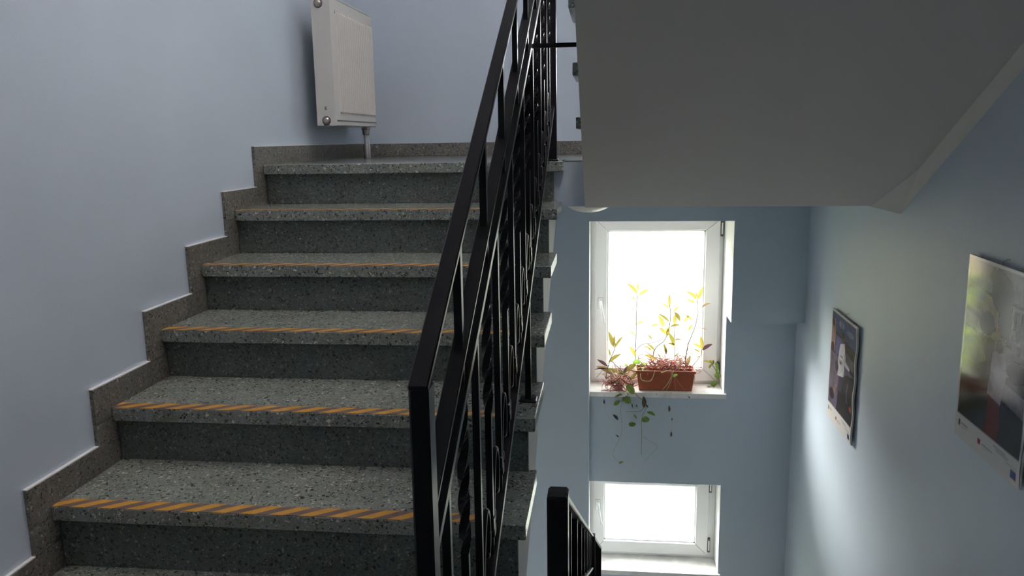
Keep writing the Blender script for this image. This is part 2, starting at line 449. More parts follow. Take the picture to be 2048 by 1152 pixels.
# yellow and brown warning tape along the nosings
for i in range(1, 9):
    y, z = NY[i], NZ[i]; b = MB()
    w, per, sl = .047, .0765, .062
    xa, xb = XL + .003, -.285 if i == 5 else -.262
    ya, yb = y + .001, y + .001 + w
    x = xa - sl - RNG.random() * per
    k = 0
    while x < xb:
        for ci, (s0, s1) in enumerate(((0, .52 * per), (.52 * per, per))):
            p, q = x + s0, x + s1          # front edge; back edge is shifted by the slant
            def clip(v): return min(max(v, xa), xb)
            vs = [(clip(p), ya), (clip(q), ya), (clip(q + sl), yb), (clip(p + sl), yb)]
            # cut the slanted sides cleanly at the ends
            out = []
            pts = [(p, ya), (q, ya), (q + sl, yb), (p + sl, yb)]
            for lim, keep in ((xa, 1), (xb, -1)):
                res = []
                for a in range(len(pts)):
                    A, B = pts[a], pts[(a + 1) % len(pts)]
                    ia, ib = (A[0] - lim) * keep >= 0, (B[0] - lim) * keep >= 0
                    if ia: res.append(A)
                    if ia != ib:
                        t = (lim - A[0]) / (B[0] - A[0]); res.append((lim, A[1] + t * (B[1] - A[1])))
                pts = res
                if len(pts) < 3: break
            if len(pts) < 3: continue
            b.cur = ci
            n = len(pts)
            b.add([(px, py, z + .0003) for px, py in pts] + [(px, py, z + .0011) for px, py in pts],
                  [tuple(range(n)), tuple(range(2 * n - 1, n - 1, -1))] + [(j, (j + 1) % n, n + (j + 1) % n, n + j) for j in range(n)])
        x += per
    b.build('warning_tape', [YEL, BRN], st, label='yellow and brown striped warning tape along the nosing')

# stepped skirting on the left wall: one flat tile and one upright tile per step
sk = empty('baseboard_left', (XL, 2.4, -.5), kind='structure')
SH, SO = .076, .073
for i in range(0, 9):
    y, z = NY[i], NZ[i]
    y1 = (NY[i - 1] + OV) if i else YW - .013
    b = MB(); b.box((XLW, XL - .0005), (y - SO, y1 - .001), (z - .03, z + SH)); b.build('skirting_tile', TERR_S, sk, .0008)
    b = MB(); b.box((XLW, XL - .001), (y - SO - .001, (NY[i - 1] - SO if i else YW - .013)), (z + SH, z + SH + .003)); b.build('sealant_bead', SEAL, sk)
    zb = NZ[i + 1] if i < 8 else -1.5
    b = MB(); b.box((XLW, XL - .0005), (y - SO, y + OV - .001), (zb + SH + .0015, z - .0315)); b.build('skirting_tile', TERR_S, sk, .0008)
sf = empty('baseboard_far', (-.7, YW, 0), kind='structure')
for k in range(5):
    x0 = XL + k * .52; x1 = min(x0 + .5185, XW)
    b = MB(); b.box((x0, x1), (YW - .013, YW), (0, .073)); b.build('skirting_tile', TERR_S, sf, .0008)

# flight from the upper landing back over the viewer
s2 = empty('staircase', (.5, 2.2, 0), label='flight passing overhead with plain grey sloping soffit against the right wall', cat='stairs')
prof = []
for j in range(1, 10):
    y = 3.29 - .2946 * (j - 1); z = .165 * j
    if j < 9:
        b = MB(); b.box((-.108, XW - .003), (y - .2946 - OV, y), (z - TH, z)); b.build('tread', TERR_T, s2, .0025)
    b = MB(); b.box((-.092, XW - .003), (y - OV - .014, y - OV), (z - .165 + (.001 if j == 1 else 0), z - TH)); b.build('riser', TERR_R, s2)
    prof += [(y - OV - .0145, (z - .165 - TH if j > 1 else -.02)), (y - OV - .0145, z - TH - .0005)]
low = lambda y: -.18 + .56 * (3.289 - y)
pl = [(3.312, -.19), (3.312, -.022)] + prof + [(.907, 1.44), (.907, low(.907))]
b = MB(); b.prism_x(pl, -.083, XW - .003); b.build('stair_body', SOFF, s2)

# flight going down on the right
s3 = empty('staircase', (.5, 2.2, -3.0), label='lower flight going down beside the right wall to the lower landing', cat='stairs')
prof = []
for j in range(1, 10):
    y = .925 + .2946 * (j - 1); z = -1.5 - .1667 * (j - 1)
    if j > 1:
        b = MB(); b.box((-.045, XW - .003), (y - .2946 - OV, y), (z - TH, z)); b.build('tread', TERR_T, s3, .0025)
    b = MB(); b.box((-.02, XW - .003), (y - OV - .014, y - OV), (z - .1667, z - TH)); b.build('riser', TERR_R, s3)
    prof += [(y - OV - .0145, z - TH - .0005), (y - OV - .0145, z - .1667 - TH - .0005)]
prof[-1] = (prof[-1][0], -3.2)
b = MB(); b.prism_x(prof + [(3.0, -3.2), (.6, -1.84), (.6, -1.705), (.89, -1.705)], -.02, XW - .003); b.build('stair_body', SOFF, s3)

# ------------------------------------------------------------------ wrought iron railings
def ray_x(y, c=-.2165, s=.004): return c + s * (y - 3.3)

def hook(y0, z0, dy):
    """hook-shaped scroll between two bars; y0,z0 foot of left bar"""
    K = [(.56, .078), (.66, .070), (.74, .095), (.745, .130), (.66, .160), (.52, .168), (.38, .150), (.27, .115), (.20, .075), (.17, .040),
         (.20, .012), (.30, .006), (.37, .022), (.35, .042), (.28, .044), (.26, .032)]
    return [(p.x, p.y) for p in smooth([(y0 + a * dy, z0 + b) for a, b in K], 3)]

def smooth(pts, k):
    P = [Vector(p) for p in pts]; out = []
    for i in range(len(P) - 1):
        p0, p1, p2, p3 = P[max(i - 1, 0)], P[i], P[i + 1], P[min(i + 2, len(P) - 1)]
        for j in range(k):
            t = j / k
            out.append(.5 * ((2 * p1) + (p2 - p0) * t + (2 * p0 - 5 * p1 + 4 * p2 - p3) * t * t + (3 * p1 - p0 - 3 * p2 + p3) * t ** 3))
    return out + [P[-1]]

def twisted(mb, x, y, z0, z1, w, turns_per_m=4.8):
    n = max(8, int((z1 - z0) / .0115)); vs = []
    for k in range(n + 1):
        z = z0 + (z1 - z0) * k / n; a = 2 * math.pi * turns_per_m * (z - z0)
        for q in range(4):
            b = a + math.pi / 4 + q * math.pi / 2; r = w * .7071
            vs.append((x + r * math.cos(b), y + r * math.sin(b), z))
    fs = [(k * 4 + q, k * 4 + (q + 1) % 4, k * 4 + 4 + (q + 1) % 4, k * 4 + 4 + q) for k in range(n) for q in range(4)]
    mb.add(vs, fs + [(3, 2, 1, 0), tuple(range(4 * n, 4 * n + 4))])

def railing(name, label, X, bars, hand, second, third, bottom, yr, posts, scrolls=True):
    """hand/second/third/bottom are (y, z, slope) lines; bars a list of y"""
    rl = empty(name, (X(2), 2.0, -1.0), label=label, cat='railing', group=None)
    ln = lambda L, y: L[1] + L[2] * (y - L[0])
    def rail(nm, L, w, h, y0, y1):
        b = MB(); b.bar((X(y0), y0, ln(L, y0) - h / 2), (X(y1), y1, ln(L, y1) - h / 2), w, h); return b.build(nm, IRON, rl, .0015)
    y0, y1 = yr
    rail('handrail', hand, .0256, .009, y0, y1)
    rail('upper_rail', second, .0255, .008, y0 + .01, y1)
    rail('middle_rail', third, .0245, .016, y0 + .01, y1)
    rail('bottom_rail', bottom, .0245, .018, y0 + .01, y1)
    w = .0128
    for k, y in enumerate(bars):
        x = X(y); tw = (k % 2 == 1)
        zb, zt = ln(bottom, y) - .006, ln(third, y) - .012
        b = MB()
        if tw:
            zc = zb + .30
            b.box((x - w / 2, x + w / 2), (y - w / 2, y + w / 2), (zb, zc))
            twisted(b, x, y, zc, zt - .02, w * 1.12)
            b.box((x - w / 2, x + w / 2), (y - w / 2, y + w / 2), (zt - .02, ln(second, y) - .006))
            b.build('twisted_baluster', IRON, rl)
            # short bar up to the handrail
            b = MB(); b.box((x - w / 2, x + w / 2), (y - .008, y + .008), (ln(second, y) - .004, ln(hand, y) - .006))
            s = b.build('spacer_bar', IRON, rl)
        else:
            b.box((x - w / 2, x + w / 2), (y - w / 2, y + w / 2), (zb, zt)); b.build('baluster', IRON, rl)
    if scrolls:
        for k in range(len(bars) - 1):
            ya, dy = bars[k], bars[k + 1] - bars[k]
            zf = ln(bottom, ya)
            P = hook(ya, zf + .02, dy)
            b = MB(); b.tube([(X(p[0]), p[0], p[1]) for p in P], .0062, 6); sc = b.build('scroll', IRON, rl)
            for yy, zz in ((bars[k + 1] - .004, zf + .02 + .115), (ya + .006, zf + .045)):
                b = MB(); b.box((X(yy) - .0085, X(yy) + .0085), (yy - .0125, yy + .0125), (zz - .014, zz + .014)); b.build('collar', IRON, sc, .003)
    for p in posts:
        (py, pw, pd, z0, z1, foot) = p
        x = X(py)
        b = MB(); b.box((x - pw / 2, x + pw / 2), (py - pd / 2, py + pd / 2), (z0, z1)); po = b.build('post', IRON, rl, .003)
        if foot:
            b = MB(); fw = foot
            b.box((x - fw, x + fw), (py - fw * .9, py + fw * .9), (z0 + .0005, z0 + .008)); b.build('foot_plate', IRON, po, .003)
    return rl

HAND = (1.347, .047, .582); SEC = (1.411, -.098, .578); THI = (1.51, -.110, .557); BOT = (2.408, -.236, .52)
bars = [1.2 + .1377 * k for k in range(-1, 15)]
rl = railing('stair_railing', 'black wrought iron railing with scrolls and twisted bars beside the climbing stairs', ray_x, bars, HAND, SEC, THI, BOT, (.922, 3.30),
             [(.94, .0255, .036, NZ[8], -.2035, .03), (3.30, .040, .036, 0, 1.20, .028), (2.24, .018, .018, NZ[4], -.325, .026)])
b = MB(); b.box((-.215, -.084), (2.36, 2.372), (.345, .357)); 
b.build('tie_bar', IRON, rl)

ray2 = lambda y: -.058 + .001 * (y - .96)
H2 = (.96, -.352, -.5464); off = lambda d: (.96, -.352 - d, -.5464)
bars2 = [1.2 + .1377 * k for k in range(-1, 15)]
r2 = railing('stair_railing', 'black iron railing going down in the gap between the flights, below the lower window', ray2, bars2, H2, off(.15), off(.24), off(.85), (.95, 3.2),
             [(.958, .0265, .036, -1.5, -.348, .03), (3.21, .040, .036, -3.0, -1.58, .03)], scrolls=False)
# handrail return at the foot of the lower flight
b = MB(); b.bar((-.056, 3.20, -1.582), (-.026, 3.36, -1.722), .030, .012); b.build('handrail_return', IRON, r2)
b = MB(); b.box((-.045, -.010), (3.345, 3.375), (-3.0, -1.72)); b.build('post', IRON, r2, .003)
for yy in (3.25, 3.30):
    b = MB(); b.box((-.052, -.038), (yy - .006, yy + .006), (-3.0, -1.575 - .9 * (yy - 3.2))); b.build('baluster', IRON, r2)

# ------------------------------------------------------------------ radiator on the left wall
RX0, RX1, RY0, RY1, RZ0, RZ1 = -1.362, -1.274, 3.775, 4.470, .166, .752
ra = empty('radiator', (-1.32, 4.1, 0), label='off-white panel radiator hung on the left wall above the landing', cat='radiator')
b = MB(); b.box((RX0, RX1), (RY0 + .004, RY1), (RZ0, RZ1)); b.build('body', RADW, ra, .004)
b = MB(); n = 19
p0, p1 = RY0 + .075, RY1 - .012
for k in range(n):
    y = p0 + (p1 - p0) * (k + .5) / n; w = (p1 - p0) / n * .30
    za, zc = RZ0 + .065, RZ1 - .062
    prof = [(y - w, 0), (y - w * .4, .008), (y + w * .4, .008), (y + w, 0)]
    vs = [(RX1 + d, yy, zz) for zz in (za, zc) for yy, d in prof] + [(RX1, y, za - .012), (RX1, y, zc + .012)]
    b.add(vs, [(0, 1, 5, 4), (1, 2, 6, 5), (2, 3, 7, 6), (0, 8, 1), (1, 8, 2), (2, 8, 3), (4, 5, 9), (5, 6, 9), (6, 7, 9)])
b.build('rib', RADW, ra, kind='stuff')
b = MB()
for k in range(n):
    y = p0 + (p1 - p0) * k / n
    b.box((RX1, RX1 + .0012), (y - .003, y + .003), (RZ1 - .066, RZ1 - .052))
b.build('rib_end', RADG, ra, kind='stuff')
box('end_cover', (RX0 - .001, RX1 + .001), (RY0, RY0 + .004), (RZ0, RZ1 + .004), RADW, ra, .001)
b = MB(); b.box((RX0, RX1), (RY0 + .01, RY1), (RZ1, RZ1 + .008)); gr = b.build('top_grille', RADW, ra, .002)
b = MB()
for k in range(22):
    y = RY0 + .03 + k * .03; b.box((RX0 + .015, RX1 - .015), (y, y + .012), (RZ1 + .0078, RZ1 + .009))
b.build('grille_slot', RADG, gr, kind='stuff')
b = MB(); b.box((RX1, RX1 + .002), (RY0 + .03, RY1 - .002), (RZ0 + .021, RZ0 + .027)); b.build('bottom_groove', RADG, ra)
for zz, nm in ((.190, 0), (.722, 1)):
    b = MB(); b.lathe([(.017, 0), (.017, -.004), (.013, -.010), (.004, -.011)], (-1.317 - .010 * nm, RY0, zz), 'y', 16); pg = b.build('end_plug', STEEL, ra)
    b = MB(); b.lathe([(.0215, -.0002), (.0215, -.0014)], (-1.317 - .010 * nm, RY0, zz), 'y', 16); b.build('plug_ring', RADG, pg)
b = MB(); b.box((-1.331, -1.303), (RY0 - .001, RY0 + .002), (RZ0 - .006, .188)); b.build('plug_notch', RADG, ra)
b = MB()   # little square emblem on the end cover
for z in (.2400, .2458, .2516): b.box((-1.322, -1.312), (RY0 - .0008, RY0 + .0005), (z, z + .0028))
b.box((-1.322, -1.3195), (RY0 - .0008, RY0 + .0005), (.24, .2544)); b.build('emblem', BLACKM, ra)
for k, (y, yt) in enumerate(((4.416, 4.405), (4.462, 4.435))):
    b = MB(); b.tube([(-1.32, y, .0), (-1.32, y - .002, .06), (-1.32, yt, .13)], .0085, 10); pp = b.build('pipe', PIPE, ra)
    b = MB(); b.lathe([(.013, 0), (.016, .006), (.016, .028), (.011, .036)], (-1.32, yt, .124), 'z', 8); b.build('pipe_nut', STEEL, pp)
b = MB(); b.box((-1.337, -1.303), (4.390, 4.450), (.150, .170)); b.build('valve_block', STEEL, ra, .003)
for y in (4.2, 4.4):
    b = MB(); b.box((XLW + .002, RX0), (y - .01, y + .01), (.25, .27)); b.box((XLW + .002, RX0), (y - .01, y + .01), (.62, .64)); b.build('wall_bracket', RADW, ra)

# ------------------------------------------------------------------ round ceiling lamp under the upper landing
la = empty('ceiling_lamp', (-.085, 4.05, -.185), label='round opal glass ceiling lamp under the upper landing edge', cat='lamp')
b = MB(); b.lathe([(.135, 0), (.14, -.006), (.135, -.018)], (-.085, 4.05, -.1852), 'z', 32); b.build('base', WHITE, la)
b = MB(); b.lathe([(.130, -.016)] + [(.132 * math.cos(a), -.018 - .074 * math.sin(a)) for a in [math.radians(6 + 12 * k) for k in range(7)]] + [(.004, -.092)], (-.085, 4.05, -.1852), 'z', 32)
b.build('glass_dome', LAMPG, la)

# ------------------------------------------------------------------ posters on the right wall
def smooth_noise(seed, nx, ny):
    r = random.Random(seed); g = [[r.random() for _ in range(nx + 2)] for _ in range(ny + 2)]
    def f(s, t):
        x, y = s * nx, t * ny; i, j = int(x), int(y); a, c = x - i, y - j
        a = a * a * (3 - 2 * a); c = c * c * (3 - 2 * c)
        return (g[j][i] * (1 - a) + g[j][i + 1] * a) * (1 - c) + (g[j + 1][i] * (1 - a) + g[j + 1][i + 1] * a) * c
    return f
def inpoly(p, x, y):
    c = False; n = len(p); j = n - 1
    for i in range(n):
        if (p[i][1] > y) != (p[j][1] > y) and x < (p[j][0] - p[i][0]) * (y - p[i][1]) / (p[j][1] - p[i][1]) + p[i][0]: c = not c
        j = i
    return c
def lin(c): return tuple(((v / 255) / 12.92 if v / 255 <= .04045 else ((v / 255 + .055) / 1.055) ** 2.4) for v in c)
def paint(shapes, seed, strip, ink=1.0):
    """flat print as a function of (s, t): list of ('poly'|'ell'|'rect', data, colour), later ones on top"""
    n1, n2 = smooth_noise(seed, 9, 12), smooth_noise(seed + 1, 30, 40)
    def f(s, t):
        m = .022
        if s < m or s > 1 - m or t < m * .7 or t > strip:
            col = (205, 200, 196)
            if t > strip:
                for sh in LOGOS:
                    x0, x1, y0, y1, c = sh
                    tt = (t - strip) / (1 - strip)
                    if x0 <= s <= x1 and y0 <= tt <= y1: col = c
            return lin(col)
        c = None; tt = t / strip
        for k, d, cc in shapes:
            if k == 'rect': hit = d[0] <= s <= d[1] and d[2] <= tt <= d[3]
            elif k == 'ell': hit = ((s - d[0]) / d[2]) ** 2 + ((tt - d[1]) / d[3]) ** 2 < 1
            else: hit = inpoly(d, s, tt)
            if hit: c = cc
        k = ink * (.72 + .38 * n1(s, t) + .25 * (n2(s, t) - .5))
        return tuple(max(0, v * k) for v in lin(c))
    return f
LOGOS = [(.06, .085, .22, .50, (40, 45, 70)), (.10, .22, .30, .36, (140, 138, 140)), (.10, .20, .44, .48, (160, 158, 160)),
         (.385, .43, .38, .58, (150, 60, 70)), (.45, .62, .46, .52, (150, 146, 148)), (.45, .56, .58, .62, (165, 160, 162)),
         (.62, .80, .16, .20, (150, 150, 150)), (.66, .84, .25, .29, (150, 150, 150)), (.88, .96, .50, .80, (38, 50, 110)), (.80, .96, .36, .40, (150, 150, 155))]
P1 = [('rect', (0, 1, 0, 1), (96, 86, 108)), ('rect', (0, 1, 0, .30), (62, 72, 118)), ('ell', (.42, .10, .10, .04), (120, 128, 160)), ('ell', (.75, .13, .14, .03), (105, 112, 150)),
      ('poly', [(.15, .20), (1, .26), (1, .50), (.15, .46)], (58, 46, 60)), ('rect', (.42, .435, .06, .3), (60, 60, 80)), ('rect', (.66, .675, .1, .3), (60, 60, 80)),
      ('poly', [(.02, .10), (.17, .08), (.2, .42), (.04, .46)], (158, 122, 118)), ('ell', (.09, .13, .05, .05), (66, 44, 52)), ('ell', (.10, .42, .08, .08), (70, 40, 50)),
      ('rect', (0, .42, .44, .86), (104, 92, 108)), ('poly', [(.2, .24), (.5, .24), (.46, .40), (.24, .44)], (92, 88, 140)),
      ('poly', [(.60, .30), (1, .33), (1, .52), (.62, .48)], (40, 38, 46)), ('poly', [(.66, .33), (.95, .36), (.93, .47), (.68, .44)], (92, 92, 104)),
      ('poly', [(.46, .62), (1, .50), (1, 1), (.36, 1)], (30, 28, 38)), ('ell', (.78, .64, .20, .10), (44, 42, 54)), ('rect', (.74, .78, .62, .82), (84, 84, 94)), ('ell', (.9, .84, .04, .03), (170, 80, 60)),
      ('poly', [(.42, .58), (.60, .58), (.56, .76), (.40, .78)], (56, 50, 74)), ('poly', [(.30, .74), (.38, .74), (.24, .90), (.16, .90)], (146, 108, 100)),
      ('poly', [(.40, .30), (.56, .26), (.66, .40), (.60, .48), (.58, .60), (.34, .64), (.36, .46)], (206, 202, 212)), ('poly', [(.56, .32), (.66, .42), (.80, .46), (.79, .49), (.62, .48)], (196, 190, 200)),
      ('rect', (.44, .54, .40, .42), (130, 110, 130)), ('rect', (.42, .50, .46, .50), (110, 100, 120)), ('ell', (.50, .22, .055, .045), (96, 64, 58)), ('ell', (.50, .19, .055, .025), (44, 34, 38)),
      ('ell', (.30, .55, .07, .06), (72, 56, 76)), ('ell', (.16, .88, .10, .06), (44, 34, 44))]
P2 = [('rect', (0, 1, 0, 1), (74, 66, 72)), ('rect', (0, 1, 0, .18), (104, 98, 108)), ('poly', [(0, .16), (.62, .22), (.66, .44), (0, .42)], (150, 132, 100)), ('rect', (0, .3, .19, .24), (120, 124, 118)),  # cream band is a window reflection painted into the print
      ('poly', [(0, .30), (.5, .36), (.5, .39), (0, .33)], (112, 96, 76)), ('ell', (.55, .16, .16, .11), (40, 36, 42)), ('ell', (.48, .08, .12, .05), (52, 48, 54)), ('ell', (.36, .36, .12, .07), (56, 48, 50)), ('ell', (.62, .30, .10, .10), (54, 48, 52)),
      ('rect', (.70, .86, .20, .40), (120, 114, 118)), ('rect', (.73, .83, .22, .38), (64, 58, 64)), ('rect', (.775, .785, .22, .38), (120, 114, 118)), ('rect', (.86, 1, .1, .5), (128, 122, 128)),
      ('poly', [(.5, .42), (1, .46), (1, .62), (.5, .58)], (112, 106, 112)), ('ell', (.82, .55, .13, .06), (46, 40, 44)), ('poly', [(0, .55), (.6, .60), (.6, 1), (0, 1)], (40, 28, 30)),
      ('poly', [(.66, .64), (1, .66), (1, .78), (.68, .74)], (132, 126, 134)), ('poly', [(.60, .76), (1, .80), (1, 1), (.6, 1)], (58, 52, 56)),
      ('poly', [(0, .42), (.30, .46), (.40, .58), (.2, .66), (0, .62)], (112, 118, 66)),  # yellow-green reflection of outdoor greenery, painted into the print
      ('poly', [(.48, .50), (.66, .48), (.70, .60), (.66, .78), (.46, .76)], (150, 140, 156)), ('ell', (.58, .455, .05, .04), (80, 58, 52)), ('poly', [(.48, .76), (.66, .78), (.66, 1), (.46, 1)], (120, 40, 36))]
def poster(label, ya, yb, zt, zb, tilt, shapes, seed, strip, wave, PRINT):
    po = empty('poster', (XW, (ya + yb) / 2, zb), label=label, cat='poster', group='posters on the right wall')
    W, H = 110, 156; g = paint(shapes, seed, strip, .72 if seed == 23 else .95)
    def f(s, t):
        q = [g(s + a / W, t + c / H) for a in (-.25, .25) for c in (-.25, .25)]
        return tuple(sum(v[i] for v in q) / 4 for i in range(3))
    vs = []; fs = []; cols = []
    def pos(s, t, off):
        y = ya + (yb - ya) * s; z = zt + (zb - zt) * t + tilt * (s - .5)
        wv = wave * (.5 + .5 * math.sin(t * 21 + 1.4 * s)) * (.25 + .75 * s)
        return (XW - off - wv, y + .0, z)
    for j in range(H + 1):
        for i in range(W + 1): vs.append(pos(i / W, j / H, .016))
    for j in range(H):
        for i in range(W):
            fs.append((j * (W + 1) + i, j * (W + 1) + i + 1, (j + 1) * (W + 1) + i + 1, (j + 1) * (W + 1) + i)); cols.append(f((i + .5) / W, (j + .5) / H))
    me = bpy.data.meshes.new('print'); me.from_pydata(vs, [], fs)
    ca = me.color_attributes.new('ink', 'FLOAT_COLOR', 'CORNER')
    flat = []
    for c in cols: flat += [c[0], c[1], c[2], 1.0] * 4
    ca.data.foreach_set('color', flat)
    me.materials.append(PRINT); me.polygons.foreach_set('use_smooth', [True] * len(fs))
    o = bpy.data.objects.new('print', me); COL.objects.link(o); o.parent = po
    b = MB(); vs = []
    n = 51                                   # board behind the print, following its waves
    for off in (.0138, .008):
        for t in range(n + 1):
            for s in (0, 1): vs.append(pos(s, t / n, off))
    q = 2 * (n + 1); fs = []
    for t in range(n):
        a = 2 * t
        fs += [(a, a + 1, a + 3, a + 2), (q + a, q + a + 2, q + a + 3, q + a + 1), (a, a + 2, q + a + 2, q + a), (a + 1, q + a + 1, q + a + 3, a + 3)]
    fs += [(0, q, q + 1, 1), (2 * n, 2 * n + 1, q + 2 * n + 1, q + 2 * n)]
    b.add(vs, fs); b.build('backing_board', BOARD, po)
    ym = (ya + yb) / 2
    b = MB(); b.tube([(XW - .012, ym + .012, zt - .004), (XW - .010, ym + .008, zt + .010), (XW - .004, ym - .002, zt + .018), (XW - .003, ym - .014, zt + .019)], .0012, 5); b.build('wire_hook', STEEL, po)
    return po
def print_mat(name, rough, spec=.35):
    M = bpy.data.materials.new(name); M.use_nodes = True
    at = M.node_tree.nodes.new('ShaderNodeVertexColor'); at.layer_name = 'ink'
    bs = M.node_tree.nodes['Principled BSDF']
    M.node_tree.links.new(at.outputs['Color'], bs.inputs['Base Color']); bs.inputs['Roughness'].default_value = rough; bs.inputs['Specular IOR Level'].default_value = spec
    return M
PRINT_MATT, PRINT_GLOSS = print_mat('printed_paper', .6, .15), print_mat('laminated_print', .09)
BOARD = mat('board_edge', (.62, .60, .56), .5)
poster('smaller looking wavy poster of a man in a white shirt, hung nearer the windows', 4.107, 3.690, -.769, -1.330, -.004, P1, 11, .855, .005, PRINT_MATT)
poster('poster of a figure in red trousers, hung nearer the viewer and cut by the frame', 2.645, 2.225, -.288, -.878, -.006, P2, 23, .868, .002, PRINT_GLOSS)
